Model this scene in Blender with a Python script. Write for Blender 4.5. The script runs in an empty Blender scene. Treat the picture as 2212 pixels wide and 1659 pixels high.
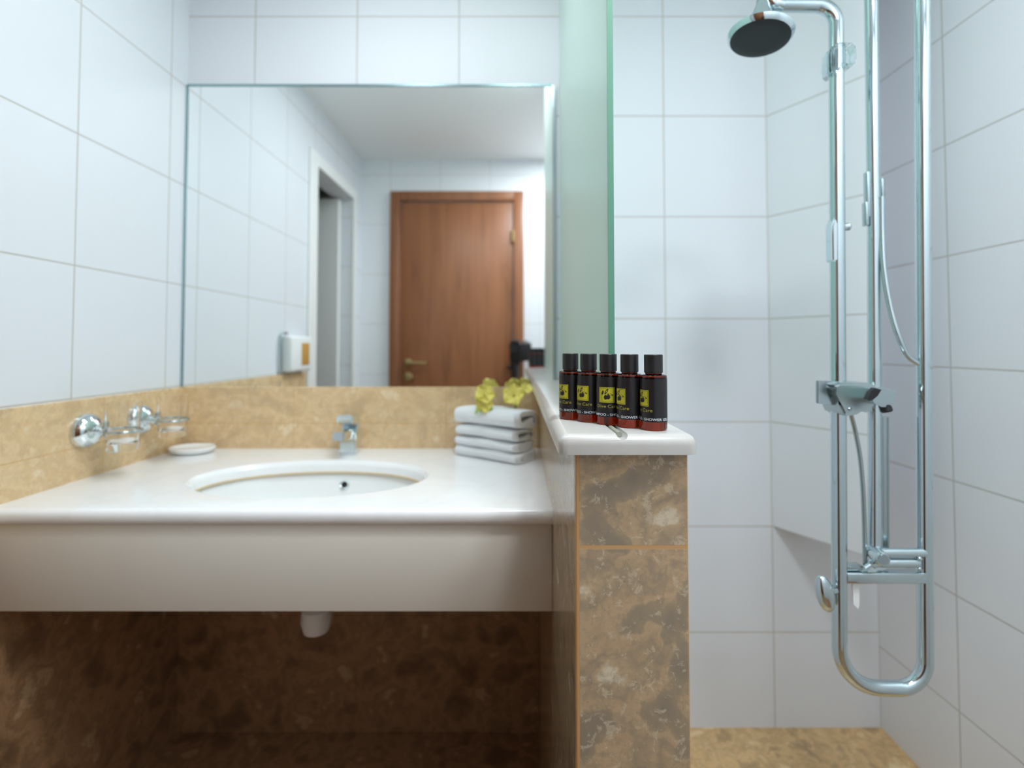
import bpy, bmesh, math, random
from math import sin, cos, pi, radians, sqrt
from mathutils import Vector, Matrix, noise

SC = bpy.context.scene
COL = SC.collection
EYE = 1.045            # camera height above the floor; x right, y into the room, z up
random.seed(7)

# ------------------------------------------------------------------ camera
TILT = radians(1.7)
cd = bpy.data.cameras.new('camera')
cam = bpy.data.objects.new('camera', cd); COL.objects.link(cam)
cam.location = (0, 0, EYE)
cam.rotation_euler = (pi/2 + TILT, 0, 0)
cd.sensor_width = 36; cd.sensor_fit = 'HORIZONTAL'
FPX = 1080.0
cd.lens = FPX/2212*36
PYH = 747 - FPX*math.tan(TILT)          # image row of the optical axis
cd.shift_x = -(1112-1106)/2212
cd.shift_y = (PYH-829.5)/2212
cd.clip_start = 0.02; cd.clip_end = 50
cd.dof.use_dof = True
cd.dof.focus_distance = 0.585
cd.dof.aperture_fstop = 2.6
SC.camera = cam

# ------------------------------------------------------------------ world, view, light
w = bpy.data.worlds.new('world'); SC.world = w; w.use_nodes = True
bg = w.node_tree.nodes['Background']
bg.inputs[0].default_value = (0.85, 0.93, 1.0, 1); bg.inputs[1].default_value = 0.05
SC.view_settings.view_transform = 'Standard'
SC.view_settings.look = 'None'
SC.view_settings.exposure = 0.08
SC.view_settings.gamma = 1.0
SC.view_settings.use_curve_mapping = False
SC.cycles.use_denoising = True
SC.cycles.max_bounces = 14
SC.cycles.diffuse_bounces = 7
SC.cycles.glossy_bounces = 8
SC.cycles.transmission_bounces = 10
SC.cycles.sample_clamp_indirect = 6.0
SC.cycles.caustics_reflective = True
SC.cycles.caustics_refractive = True
LAMP_COL = (0.905, 0.955, 1.0)
CEIL = EYE + 1.125
# ceiling downlights: x, y, strength, radius
LAMPS = [(-0.38, 0.84, 29, .10), (0.0, 0.84, 31, .10), (0.31, 0.30, 106, .10), (0.58, 0.02, 60, .10)]

# ------------------------------------------------------------------ materials
def new_mat(name):
    m = bpy.data.materials.new(name); m.use_nodes = True
    nt = m.node_tree
    return m, nt, nt.nodes['Principled BSDF']

def lin(r, g, b):
    f = lambda c: (c/255/12.92) if c/255 <= .04045 else ((c/255+.055)/1.055)**2.4
    return (f(r), f(g), f(b), 1)

def simple(name, col, rough=.5, metal=0, coat=0, ior=None, trans=0, emit=None, estr=0):
    m, nt, p = new_mat(name)
    p.inputs['Base Color'].default_value = col
    p.inputs['Roughness'].default_value = rough
    p.inputs['Metallic'].default_value = metal
    p.inputs['Coat Weight'].default_value = coat
    p.inputs['Coat Roughness'].default_value = .06
    p.inputs['Transmission Weight'].default_value = trans
    if ior: p.inputs['IOR'].default_value = ior
    if emit:
        p.inputs['Emission Color'].default_value = emit
        p.inputs['Emission Strength'].default_value = estr
    return m

class G:
    """tiny node-graph helper"""
    def __init__(s, nt): s.nt = nt
    def n(s, t, **k):
        o = s.nt.nodes.new(t)
        for a, b in k.items(): setattr(o, a, b)
        return o
    def link(s, a, b): s.nt.links.new(a, b)
    def math(s, op, a, b=None, c=None):
        o = s.n('ShaderNodeMath', operation=op)
        for i, v in enumerate((a, b, c)):
            if v is None: continue
            if isinstance(v, (int, float)): o.inputs[i].default_value = v
            else: s.link(v, o.inputs[i])
        return o.outputs[0]
    def mix(s, f, a, b):
        o = s.n('ShaderNodeMix', data_type='RGBA')
        if isinstance(f, (int, float)): o.inputs[0].default_value = f
        else: s.link(f, o.inputs[0])
        for i, v in ((6, a), (7, b)):
            if isinstance(v, tuple): o.inputs[i].default_value = v
            else: s.link(v, o.inputs[i])
        return o.outputs[2]
    def ramp(s, f, stops, interp='LINEAR'):
        o = s.n('ShaderNodeValToRGB'); o.color_ramp.interpolation = interp
        e = o.color_ramp.elements
        while len(e) < len(stops): e.new(.5)
        for el, (p, c) in zip(e, stops): el.position = p; el.color = c
        s.link(f, o.inputs[0]); return o.outputs[0]
    def noise(s, vec, scale, detail=4, rough=.5, dist=0):
        o = s.n('ShaderNodeTexNoise'); s.link(vec, o.inputs['Vector'])
        o.inputs['Scale'].default_value = scale; o.inputs['Detail'].default_value = detail
        o.inputs['Roughness'].default_value = rough; o.inputs['Distortion'].default_value = dist
        return o.outputs['Fac']

def joints(g, lines, gw):
    """1 on a joint, 0 on the tile; lines = (axis, anchor, spacing)"""
    pos = g.n('ShaderNodeNewGeometry').outputs['Position']
    sep = g.n('ShaderNodeSeparateXYZ'); g.link(pos, sep.inputs[0])
    out = None
    for ax, a0, sp in lines:
        u = g.math('DIVIDE', g.math('SUBTRACT', sep.outputs['XYZ'.index(ax)], a0), sp)
        d = g.math('MULTIPLY', g.math('ABSOLUTE', g.math('SUBTRACT', g.math('FRACT', g.math('ADD', u, .5)), .5)), sp)
        mr = g.n('ShaderNodeMapRange'); g.link(d, mr.inputs[0])
        mr.inputs[1].default_value = gw*.35; mr.inputs[2].default_value = gw*.65
        mr.inputs[3].default_value = 1; mr.inputs[4].default_value = 0
        out = mr.outputs[0] if out is None else g.math('MAXIMUM', out, mr.outputs[0])
    return pos, out

def tile_mat(name, lines, col=lin(223, 227, 232), grout=lin(192, 190, 186), gw=.0036, rough=.36):
    m, nt, p = new_mat(name); g = G(nt)
    pos, j = joints(g, lines, gw)
    n = g.noise(pos, 3.0, 3)
    c = g.mix(g.math('MULTIPLY', n, .35), col, tuple(v*.93 for v in col[:3])+(1,))
    g.link(g.mix(j, c, grout), p.inputs['Base Color'])
    g.link(g.math('ADD', g.math('MULTIPLY', j, .5), rough), p.inputs['Roughness'])
    b = g.n('ShaderNodeBump'); b.inputs['Strength'].default_value = .25; b.inputs['Distance'].default_value = .002
    g.link(g.math('SUBTRACT', 1.0, j), b.inputs['Height']); g.link(b.outputs[0], p.inputs['Normal'])
    return m

def stone_mat(name, lines, pal, gw=.004, rough=.22, scale=.68, veins=.5, pits=.5, dist=.25):
    """pal: dark grey-brown, mid, tan, light tan, cream (sRGB triples)"""
    m, nt, p = new_mat(name); g = G(nt)
    pos, j = joints(g, lines, gw)
    C = [lin(*c) for c in pal]
    big = g.noise(pos, 22*scale, 3.5, .5, dist)
    base = g.ramp(big, [(.34, C[0]), (.43, C[1]), (.455, C[2]), (.53, C[3]), (.56, C[1]), (.64, C[2]), (.665, C[4])])
    two = g.noise(pos, 38*scale, 5, .6, dist)
    grey = g.ramp(two, [(.42, (1, 1, 1, 1)), (.455, (0, 0, 0, 1))])
    c = g.mix(g.math('MULTIPLY', grey, .38), base, C[0])
    mid = g.noise(pos, 90*scale, 8, .72, .5)
    veil = g.ramp(mid, [(.56, (0, 0, 0, 1)), (.60, (1, 1, 1, 1))])
    c = g.mix(g.math('MULTIPLY', veil, veins), c, C[4])
    grain = g.noise(pos, 190, 4, .6)
    c = g.mix(g.math('MULTIPLY', g.ramp(grain, [(.35, (1, 1, 1, 1)), (.55, (0, 0, 0, 1))]), .35), c, C[0])
    fine = g.noise(pos, 420, 3, .6)
    pit = g.ramp(fine, [(.66, (0, 0, 0, 1)), (.72, (1, 1, 1, 1))])
    c = g.mix(g.math('MULTIPLY', pit, pits), c, tuple(v*.35 for v in C[0][:3])+(1,))
    c = g.mix(j, c, lin(200, 156, 104))
    g.link(c, p.inputs['Base Color'])
    g.link(g.math('ADD', g.math('MULTIPLY', mid, .16), rough-.06), p.inputs['Roughness'])
    b = g.n('ShaderNodeBump'); b.inputs['Strength'].default_value = .12; b.inputs['Distance'].default_value = .001
    g.link(g.math('ADD', mid, g.math('MULTIPLY', j, -1.0)), b.inputs['Height']); g.link(b.outputs[0], p.inputs['Normal'])
    return m
WARM = ((202, 174, 136), (214, 184, 141), (221, 191, 147), (225, 198, 156), (232, 211, 176))
FLOORS = ((172, 142, 104), (196, 162, 116), (218, 182, 130), (210, 174, 124), (230, 204, 160))
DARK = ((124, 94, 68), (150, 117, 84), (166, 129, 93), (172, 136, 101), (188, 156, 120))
GREY = ((146, 132, 113), (166, 146, 119), (194, 166, 130), (184, 157, 123), (218, 203, 175))

def marble_mat(name, col=lin(243, 244, 245), rough=.2):
    m, nt, p = new_mat(name); g = G(nt)
    pos = g.n('ShaderNodeNewGeometry').outputs['Position']
    n = g.noise(pos, 5, 6, .6, 1.2)
    v = g.ramp(n, [(.44, (0, 0, 0, 1)), (.5, (1, 1, 1, 1)), (.56, (0, 0, 0, 1))])
    g.link(g.mix(g.math('MULTIPLY', v, .10), col, lin(206, 208, 208)), p.inputs['Base Color'])
    p.inputs['Roughness'].default_value = rough
    p.inputs['Subsurface Weight'].default_value = .06
    p.inputs['Subsurface Radius'].default_value = (.01, .008, .006)
    p.inputs['Coat Weight'].default_value = .3; p.inputs['Coat Roughness'].default_value = .1
    return m

def wood_mat(name):
    m, nt, p = new_mat(name); g = G(nt)
    pos = g.n('ShaderNodeNewGeometry').outputs['Position']
    mp = g.n('ShaderNodeMapping'); g.link(pos, mp.inputs[0]); mp.inputs['Scale'].default_value = (9, 9, .55)
    n = g.noise(mp.outputs[0], 3.2, 6, .62, .6)
    mp2 = g.n('ShaderNodeMapping'); g.link(pos, mp2.inputs[0]); mp2.inputs['Scale'].default_value = (60, 60, 1.6)
    n2 = g.noise(mp2.outputs[0], 4, 4, .6)
    f = g.math('ADD', g.math('MULTIPLY', n, .75), g.math('MULTIPLY', n2, .25))
    c = g.ramp(f, [(.28, lin(96, 58, 35)), (.42, lin(138, 87, 53)), (.60, lin(152, 98, 62)), (.75, lin(126, 78, 47))])
    g.link(c, p.inputs['Base Color']); p.inputs['Roughness'].default_value = .38
    return m

def fabric_mat(name, col):
    m, nt, p = new_mat(name); g = G(nt)
    pos = g.n('ShaderNodeNewGeometry').outputs['Position']
    n = g.noise(pos, 480, 3, .7)
    p.inputs['Base Color'].default_value = col; p.inputs['Roughness'].default_value = .95
    p.inputs['Sheen Weight'].default_value = .25
    b = g.n('ShaderNodeBump'); b.inputs['Strength'].default_value = .6; b.inputs['Distance'].default_value = .002
    g.link(n, b.inputs['Height']); g.link(b.outputs[0], p.inputs['Normal'])
    return m

def petal_mat(name, c1, c2):
    m, nt, p = new_mat(name); g = G(nt)
    pos = g.n('ShaderNodeNewGeometry').outputs['Position']
    n = g.noise(pos, 160, 3)
    g.link(g.ramp(n, [(.35, c1), (.65, c2)]), p.inputs['Base Color'])
    p.inputs['Roughness'].default_value = .6
    p.inputs['Subsurface Weight'].default_value = .3; p.inputs['Subsurface Radius'].default_value = (.004, .004, .001)
    return m

def frosted_mat(name):
    m, nt, p = new_mat(name); g = G(nt)
    nt.nodes.remove(p)
    out = nt.nodes['Material Output']
    d = g.n('ShaderNodeBsdfDiffuse'); d.inputs[0].default_value = lin(222, 240, 232)
    t = g.n('ShaderNodeBsdfTranslucent'); t.inputs[0].default_value = lin(216, 243, 232)
    gl = g.n('ShaderNodeBsdfGlossy'); gl.inputs['Roughness'].default_value = .38; gl.inputs[0].default_value = (.9, .97, .95, 1)
    m1 = g.n('ShaderNodeMixShader'); m1.inputs[0].default_value = .42
    g.link(d.outputs[0], m1.inputs[1]); g.link(t.outputs[0], m1.inputs[2])
    fr = g.n('ShaderNodeFresnel'); fr.inputs[0].default_value = 1.25
    m2 = g.n('ShaderNodeMixShader'); g.link(fr.outputs[0], m2.inputs[0])
    g.link(m1.outputs[0], m2.inputs[1]); g.link(gl.outputs[0], m2.inputs[2])
    g.link(m2.outputs[0], out.inputs[0])
    return m

def glass_mat(name, col, rough=.0, ior=1.45):
    m, nt, p = new_mat(name)
    p.inputs['Base Color'].default_value = col; p.inputs['Roughness'].default_value = rough
    p.inputs['Transmission Weight'].default_value = 1; p.inputs['IOR'].default_value = ior
    return m

Z = EYE
M = {}
M['tile_back'] = tile_mat('white_tile_back', [('X', -.158, .289), ('Z', Z+.0755, .2865)], rough=.6)
M['tile_left'] = tile_mat('white_tile_left', [('Y', 1.046, .28), ('Z', Z+.449, .28)])
M['tile_right'] = tile_mat('white_tile_right', [('Y', 1.147, .28), ('Z', Z-.05, .257)], col=lin(229, 232, 236))  # same white tile, paler than the back wall to paint in extra light
M['tile_boxing'] = tile_mat('white_tile_boxing', [('Z', Z+.0755, .2865)], col=lin(229, 232, 236))  # paler copy of the back wall tile, the brighter lighting is in its colour
M['tile_door'] = tile_mat('white_tile_door', [('X', -.45, .30), ('Z', Z+.13, .30)], grout=lin(208, 209, 209), col=lin(234, 238, 241))
M['paint'] = simple('white_paint', lin(243, 246, 247), .6)
M['hall_paint'] = simple('grey_hall_paint', lin(190, 192, 186), .7)
M['white_gloss'] = simple('white_gloss_paint', lin(236, 237, 236), .3)
M['stone_wall'] = stone_mat('beige_stone_wall', [('Z', Z-.213, .36), ('X', -.61, .42)], WARM, rough=.25, veins=.35, pits=.2, gw=.0015)
M['stone_left'] = stone_mat('beige_stone_left', [('Z', Z-.213, .36), ('Y', .70, .42)], WARM, rough=.25, veins=.35, pits=.2, gw=.0015)
M['stone_pillar'] = stone_mat('mottled_stone', [('Z', Z-.2167, .31), ('X', .0674, .1210)], GREY, rough=.3, veins=.55, pits=.7, gw=.0042)
M['stone_side'] = stone_mat('polished_stone_side', [('Z', Z-.2167, .31), ('Y', .60, .40)], GREY, rough=.12, gw=.002)
M['stone_floor'] = stone_mat('beige_stone_floor', [('X', .45, .45), ('Y', .80, .45)], FLOORS, rough=.35, scale=.7, gw=.003)
M['stone_under'] = stone_mat('dark_floor_shaded_wall_stone', [('Z', Z-5.3, 20)], DARK, rough=.3, veins=.2, pits=.3, gw=.0015)  # dark brown floor; on the walls, under-counter shade put into the stone colour
M['marble'] = marble_mat('white_marble')
M['ledge'] = marble_mat('cream_marble', lin(190, 188, 183), .3)
M['apron'] = simple('cream_white_stone', lin(226, 222, 212), .3)
M['ceramic'] = simple('white_ceramic', lin(240, 242, 242), .08, coat=.4)
M['filler'] = simple('grey_green_filler', lin(150, 152, 138), .6)
M['sealant'] = simple('tan_sealant', lin(206, 186, 150), .6)
M['chrome'] = simple('chrome', (.74, .80, .82, 1), .05, 1)
M['chrome_satin'] = simple('satin_chrome', (.44, .52, .54, 1), .2, 1)
M['mixer_metal'] = simple('brushed_chrome', (.46, .54, .55, 1), .34, 1)
M['shower_chrome'] = simple('shower_chrome', (.58, .68, .71, 1), .06, 1)
M['mirror'] = simple('mirror_glass', (.95, .975, .975, 1), .0, 1)
M['mirror_edge'] = simple('mirror_edge', lin(140, 168, 172), .2, .6)
M['frosted'] = frosted_mat('frosted_green_glass')
M['glass_edge'] = simple('green_glass_edge', lin(90, 146, 122), .35)
M['clear_glass'] = glass_mat('clear_glass', (1, 1, 1, 1), 0, 1.45)
M['amber'] = glass_mat('amber_plastic', (.30, .028, .009, 1), .03, 1.42)
M['black_cap'] = simple('black_cap_plastic', lin(30, 29, 31), .42)
M['label'] = simple('black_label', lin(27, 24, 28), .36)
M['label_band'] = simple('dark_blue_label_band', lin(22, 27, 34), .36)
M['yellow'] = simple('olive_yellow_print', lin(190, 184, 40), .45)
M['olive_text'] = simple('olive_print', lin(178, 170, 58), .5)
M['ink'] = simple('black_print', lin(22, 22, 18), .5)
M['white_text'] = simple('white_print', lin(222, 228, 232), .5)
M['towel'] = fabric_mat('white_terry', lin(236, 240, 243))
M['petal'] = petal_mat('yellow_petal', lin(222, 208, 92), lin(238, 228, 134))
M['leaf'] = petal_mat('green_leaf', lin(120, 150, 70), lin(170, 190, 90))
M['wood'] = wood_mat('brown_wood_veneer')
M['brass'] = simple('brushed_brass', lin(190, 170, 120), .3, 1)
M['rubber'] = simple('dark_rubber', lin(26, 38, 42), .5)
M['dark'] = simple('black_plastic', lin(20, 21, 23), .4)
M['grey_plastic'] = simple('grey_plastic', lin(150, 156, 156), .4)
M['white_plastic'] = simple('white_plastic', lin(236, 238, 238), .35)
M['clear_plastic'] = glass_mat('clear_plastic', (.86, .95, .98, 1), .15, 1.2)
M['amber_gel'] = simple('amber_gel', lin(196, 150, 74), .25)
M['lamp'] = simple('lamp_glow', (1, 1, 1, 1), .5, emit=LAMP_COL+(1,), estr=60)

# ------------------------------------------------------------------ mesh helpers
def BM(): return bmesh.new()

def box(bm, a, b, bev=0, seg=2):
    x0, y0, z0 = a; x1, y1, z1 = b
    vs = [bm.verts.new(c) for c in ((x0,y0,z0),(x1,y0,z0),(x1,y1,z0),(x0,y1,z0),(x0,y0,z1),(x1,y0,z1),(x1,y1,z1),(x0,y1,z1))]
    fs = [bm.faces.new([vs[i] for i in q]) for q in ((0,3,2,1),(4,5,6,7),(0,1,5,4),(1,2,6,5),(2,3,7,6),(3,0,4,7))]
    if bev:
        es = list({e for f in fs for e in f.edges})
        bmesh.ops.bevel(bm, geom=es, offset=bev, segments=seg, affect='EDGES', profile=.5)
    return bm

def lathe(bm, prof, origin=(0,0,0), axis=(0,0,1), n=48, cap=True):
    """prof: (radius, height) pairs turned about axis through origin"""
    ax = Vector(axis).normalized(); q = Vector((0,0,1)).rotation_difference(ax); o = Vector(origin)
    rings = []
    for r, h in prof:
        if r < 1e-6: rings.append([bm.verts.new(o + q @ Vector((0,0,h)))])
        else: rings.append([bm.verts.new(o + q @ Vector((r*cos(2*pi*k/n), r*sin(2*pi*k/n), h))) for k in range(n)])
    for A, B in zip(rings, rings[1:]):
        for k in range(n):
            k2 = (k+1) % n
            if len(A) == 1 and len(B) == 1: continue
            if len(A) == 1: bm.faces.new((A[0], B[k2], B[k])) if False else bm.faces.new((A[0], B[k], B[k2]))
            elif len(B) == 1: bm.faces.new((A[k], A[k2], B[0]))
            else: bm.faces.new((A[k], A[k2], B[k2], B[k]))
    if cap:
        if len(rings[0]) > 1: bm.faces.new(rings[0][::-1])
        if len(rings[-1]) > 1: bm.faces.new(rings[-1])
    return bm

def tube(bm, pts, r, n=20, cap=True, closed=False):
    """round tube along a polyline with parallel-transport frames; r number or list"""
    P = [Vector(p) for p in pts]; m = len(P)
    R = r if isinstance(r, (list, tuple)) else [r]*m
    T = []
    for i in range(m):
        a = P[i-1] if i > 0 else (P[-1] if closed else P[0]); b = P[i+1] if i < m-1 else (P[0] if closed else P[-1])
        T.append((b-a).normalized())
    u = T[0].orthogonal().normalized(); rings = []
    for i in range(m):
        u = (u - T[i]*u.dot(T[i])).normalized(); v = T[i].cross(u)
        rings.append([bm.verts.new(P[i] + (u*cos(2*pi*k/n)+v*sin(2*pi*k/n))*R[i]) for k in range(n)])
    for i in range(m if closed else m-1):
        A, B = rings[i], rings[(i+1) % m]
        for k in range(n): bm.faces.new((A[k], A[(k+1)%n], B[(k+1)%n], B[k]))
    if cap and not closed:
        bm.faces.new(rings[0][::-1]); bm.faces.new(rings[-1])
    return bm

def arc(p0, corner, p1, rad, n=10):
    """points of a rounded corner of given radius between two straight legs"""
    p0, c, p1 = Vector(p0), Vector(corner), Vector(p1)
    a = (p0-c).normalized(); b = (p1-c).normalized()
    half = a.angle(b)/2; d = rad/math.tan(half)
    s = c+a*d; e = c+b*d; ctr = c+(a+b).normalized()*(rad/sin(half))
    out = []
    u = s-ctr; v = e-ctr; ang = u.angle(v)
    for k in range(n+1):
        t = k/n
        out.append(ctr + (u*sin((1-t)*ang)+v*sin(t*ang))/sin(ang))
    return out

def smoothpath(pts, n=8):
    P = [Vector(p) for p in pts]; out = []
    for i in range(len(P)-1):
        p0 = P[max(i-1,0)]; p1 = P[i]; p2 = P[i+1]; p3 = P[min(i+2,len(P)-1)]
        for k in range(n):
            t = k/n
            out.append(.5*((2*p1)+(p2-p0)*t+(2*p0-5*p1+4*p2-p3)*t*t+(3*p1-p0-3*p2+p3)*t**3))
    out.append(P[-1]); return out

def prism(bm, poly, d0, d1, plane='XZ'):
    """extrude a polygon given in a plane between two depths along the third axis"""
    def P(a, b, d): return {'XZ': (a, d, b), 'XY': (a, b, d), 'YZ': (d, a, b)}[plane]
    A = [bm.verts.new(P(a, b, d0)) for a, b in poly]; B = [bm.verts.new(P(a, b, d1)) for a, b in poly]
    n = len(poly)
    bm.faces.new(A); bm.faces.new(B[::-1])
    for k in range(n): bm.faces.new((A[(k+1)%n], A[k], B[k], B[(k+1)%n]))
    return bm

def ellipsoid(bm, c, r, rot=None, u=28, v=16):
    mat = Matrix.Translation(c) @ (rot or Matrix()) @ Matrix.Diagonal((r[0], r[1], r[2], 1))
    bmesh.ops.create_uvsphere(bm, u_segments=u, v_segments=v, radius=1, matrix=mat)
    return bm

def mesh_from(name, bm, smooth=True):
    bmesh.ops.recalc_face_normals(bm, faces=bm.faces)
    me = bpy.data.meshes.new(name); bm.to_mesh(me); bm.free()
    if smooth:
        me.polygons.foreach_set('use_smooth', [True]*len(me.polygons))
        me.set_sharp_from_angle(angle=radians(35))
    return me

def base_loc(o):
    v = Vector((0, 0, 0))
    while o: v += o.location; o = o.parent
    return v

def obj(name, bm, mat, parent=None, smooth=True, local=False):
    """link bm as one mesh object; world coordinates are shifted to the parent's origin unless local"""
    if parent is not None and not local:
        bmesh.ops.translate(bm, verts=bm.verts, vec=-base_loc(parent))
    me = mesh_from(name, bm, smooth)
    o = bpy.data.objects.new(name, me); COL.objects.link(o)
    me.materials.append(M[mat])
    if parent is not None: o.parent = parent
    return o

def tag(o, label, cat, group=None):
    o['label'] = label; o['category'] = cat
    if group: o['group'] = group
    return o

def thing(name, label, cat, loc, group=None):
    o = bpy.data.objects.new(name, None); COL.objects.link(o)
    o.empty_display_size = .02
    o.location = loc
    return tag(o, label, cat, group)

def struct(name, bm, mat, parent=None, smooth=False):
    o = obj(name, bm, mat, parent, smooth)
    if parent is None: o['kind'] = 'structure'
    return o

def carve(o, cutter_bm):
    """cut a shape out of a finished mesh and throw the cutter away"""
    bmesh.ops.recalc_face_normals(cutter_bm, faces=cutter_bm.faces)
    me = bpy.data.meshes.new('cut'); cutter_bm.to_mesh(me); cutter_bm.free()
    c = bpy.data.objects.new('cut', me); COL.objects.link(c)
    md = o.modifiers.new('cut', 'BOOLEAN'); md.operation = 'DIFFERENCE'; md.object = c; md.solver = 'EXACT'
    bpy.context.view_layer.update()
    dg = bpy.context.evaluated_depsgraph_get()
    res = bpy.data.meshes.new_from_object(o.evaluated_get(dg), depsgraph=dg)
    o.modifiers.clear(); old = o.data; o.data = res; bpy.data.meshes.remove(old)
    bpy.data.objects.remove(c); bpy.data.meshes.remove(me)
    o.data.polygons.foreach_set('use_smooth', [True]*len(o.data.polygons))
    o.data.set_sharp_from_angle(angle=radians(35))

# ------------------------------------------------------------------ the setting
XL, XR, YB, YD = -.925, .998, 1.393, -.214
bm = BM(); box(bm, (XL-1.2, YD-.1, -.1), (XR+.1, YB+.1, 0)); struct('floor', bm, 'stone_under')
bm = BM(); box(bm, (.18, .50, 0), (XR, YB, .006)); struct('floor_shower', bm, 'stone_floor')
bm = BM(); box(bm, (XL-.1, YD-.1, CEIL), (XR+.1, YB+.1, CEIL+.1)); struct('ceiling', bm, 'paint')
bm = BM(); box(bm, (XL-.1, YB, 0), (XR+.1, YB+.1, CEIL)); struct('wall_back', bm, 'tile_back')
bm = BM(); box(bm, (XR, YD-.1, 0), (XR+.1, YB, CEIL)); struct('wall_right', bm, 'tile_right')
OY0, OY1, OZ = -.05, .47, EYE+.835          # doorway in the left wall behind the camera
bm = BM()
box(bm, (XL-.1, OY1, 0), (XL, YB, CEIL)); box(bm, (XL-.1, YD-.1, 0), (XL, OY0, CEIL)); box(bm, (XL-.1, OY0, OZ), (XL, OY1, CEIL))
struct('wall_left', bm, 'tile_left')
bm = BM(); box(bm, (XL, YD-.1, 0), (XR, YD, CEIL)); struct('wall_door', bm, 'tile_door')
# little hall beyond the left doorway
bm = BM()
box(bm, (XL-1.2, -.25, 0), (XL-1.1, .80, CEIL)); box(bm, (XL-1.1, -.35, 0), (XL-.1, -.25, CEIL)); box(bm, (XL-1.1, .80, 0), (XL-.1, .90, CEIL))
struct('wall_hall', bm, 'hall_paint')
bm = BM(); box(bm, (XL-1.2, -.35, OZ+.10), (XL-.1, .90, OZ+.16)); struct('ceiling_hall', bm, 'hall_paint')
bm = BM()
box(bm, (XL, OY1, 0), (XL+.012, OY1+.085, OZ+.06), .003); box(bm, (XL, OY0-.05, 0), (XL+.012, OY0, OZ+.06), .003); box(bm, (XL, OY0, OZ), (XL+.012, OY1, OZ+.06), .003)
struct('trim_1', bm, 'white_gloss')
d2 = bpy.data.objects.new('door_2', None); COL.objects.link(d2); d2.location = (XL-.06, OY0+.03, 0); d2['kind'] = 'structure'
bm = BM(); box(bm, (XL-.62, OY0+.01, .01), (XL-.06, OY0+.05, OZ-.01), .003); struct('door_leaf', bm, 'white_gloss', d2)
bm = BM(); tube(bm, [(XL-.56, OY0+.05, 1.0), (XL-.56, OY0+.09, 1.0), (XL-.47, OY0+.09, 1.0)], .008); struct('door_handle', bm, 'chrome_satin', d2, True)

# stone courses: left wall and back wall below the mirror line
STZ = EYE-.1135
STL = EYE-.2825-.05
bm = BM(); box(bm, (XL, .574, STL), (XL+.009, YB, STZ), .001); struct('trim_2', bm, 'stone_left')
bm = BM(); box(bm, (XL+.009, YB-.009, STL), (.065, YB, STZ), .001); struct('trim_3', bm, 'stone_wall')
bm = BM(); box(bm, (XL, .574, 0), (XL+.009, YB, STL), .001); struct('trim_6', bm, 'stone_under')  # same stone as the upper course, darkened for the shade below the counter
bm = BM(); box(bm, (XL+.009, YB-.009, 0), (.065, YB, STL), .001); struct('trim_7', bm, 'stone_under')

# half-height partition wall with its marble coping
PX0, PX1, PY0 = .0655, .1873, .545
LZ = EYE-.115
bm = BM(); box(bm, (PX0, PY0+.012, 0), (PX1-.008, YB, LZ)); struct('wall_partition', bm, 'stone_side')
bm = BM(); box(bm, (PX0, PY0, 0), (PX1, PY0+.012, LZ), .0015); struct('trim_4', bm, 'stone_pillar')
bm = BM(); box(bm, (PX1-.008, PY0+.012, 0), (PX1, YB, LZ)); struct('trim_5', bm, 'tile_right')

bm = BM(); box(bm, (.0465, .530, LZ), (.1945, YB-.006, EYE-.094))
es = [e for e in bm.edges if max(v.co.z for v in e.verts) > LZ+.01 and (max(v.co.y for v in e.verts) < .54 or (abs(e.verts[0].co.x-e.verts[1].co.x) < 1e-5 and min(v.co.z for v in e.verts) > LZ+.01))]
bmesh.ops.bevel(bm, geom=es, offset=.011, segments=6, affect='EDGES', profile=.5)
ledge = obj('marble_ledge', bm, 'ledge')
tag(ledge, 'cream white marble coping with rounded edge on top of the half wall', 'ledge')
cb = BM(); tube(cb, [(.1150, .510, EYE-.0935), (.1130, .602, EYE-.0935)], .0062, 24)
carve(ledge, cb)
bm = BM(); tube(bm, [(.1140, .548, EYE-.0966), (.1130, .600, EYE-.0966)], .0030, 12); obj('joint_filler', bm, 'filler', ledge)

# tiled corner boxing that carries the pipes, hung above the lower tile row of the shower
bx0, bx1 = (.712, YB), (.845, 1.175)
bz = Z+.0755-2*.2865
bm = BM(); prism(bm, [bx0, bx1, (.856, 1.185), (.80, YB)], bz, CEIL, 'XY'); struct('wall_boxing', bm, 'tile_boxing')

# wooden door in the wall behind the camera (seen in the mirror)
S3 = 3.0/FPX
d1 = bpy.data.objects.new('door_1', None); COL.objects.link(d1); d1.location = (-.345, YD, 0); d1['kind'] = 'structure'
DX0, DX1, DZ = -.744, .053, EYE+.925
fw = .058
bm = BM()
box(bm, (DX0, YD, 0), (DX0+fw, YD+.03, DZ), .004); box(bm, (DX1-fw, YD, 0), (DX1, YD+.03, DZ), .004); box(bm, (DX0+fw, YD, DZ-fw), (DX1-fw, YD+.03, DZ), .004)
struct('door_frame', bm, 'wood', d1, True)
bm = BM()
wd = (DX1-DX0-2*fw)/3
box(bm, (DX0+fw+.004, YD, .008), (DX1-fw-.004, YD+.014, DZ-fw-.006), .002)
struct('door_leaf', bm, 'wood', d1, True)
hx = -.632
bm = BM()
lathe(bm, [(.024, 0), (.024, .006), (.011, .009), (.009, .045), (0, .046)], (hx, YD+.014, EYE-.10), (0, 1, 0), 28)
tube(bm, smoothpath([(hx, YD+.052, EYE-.10), (hx+.04, YD+.056, EYE-.10), (hx+.115, YD+.054, EYE-.102)]), .009, 16)
struct('door_handle', bm, 'brass', d1, True)
bm = BM(); lathe(bm, [(.026, 0), (.026, .005), (.012, .008), (.008, .006), (0, .006)], (hx, YD+.014, EYE-.186), (0, 1, 0), 28)
struct('lock_rosette', bm, 'brass', d1, True)
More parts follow.
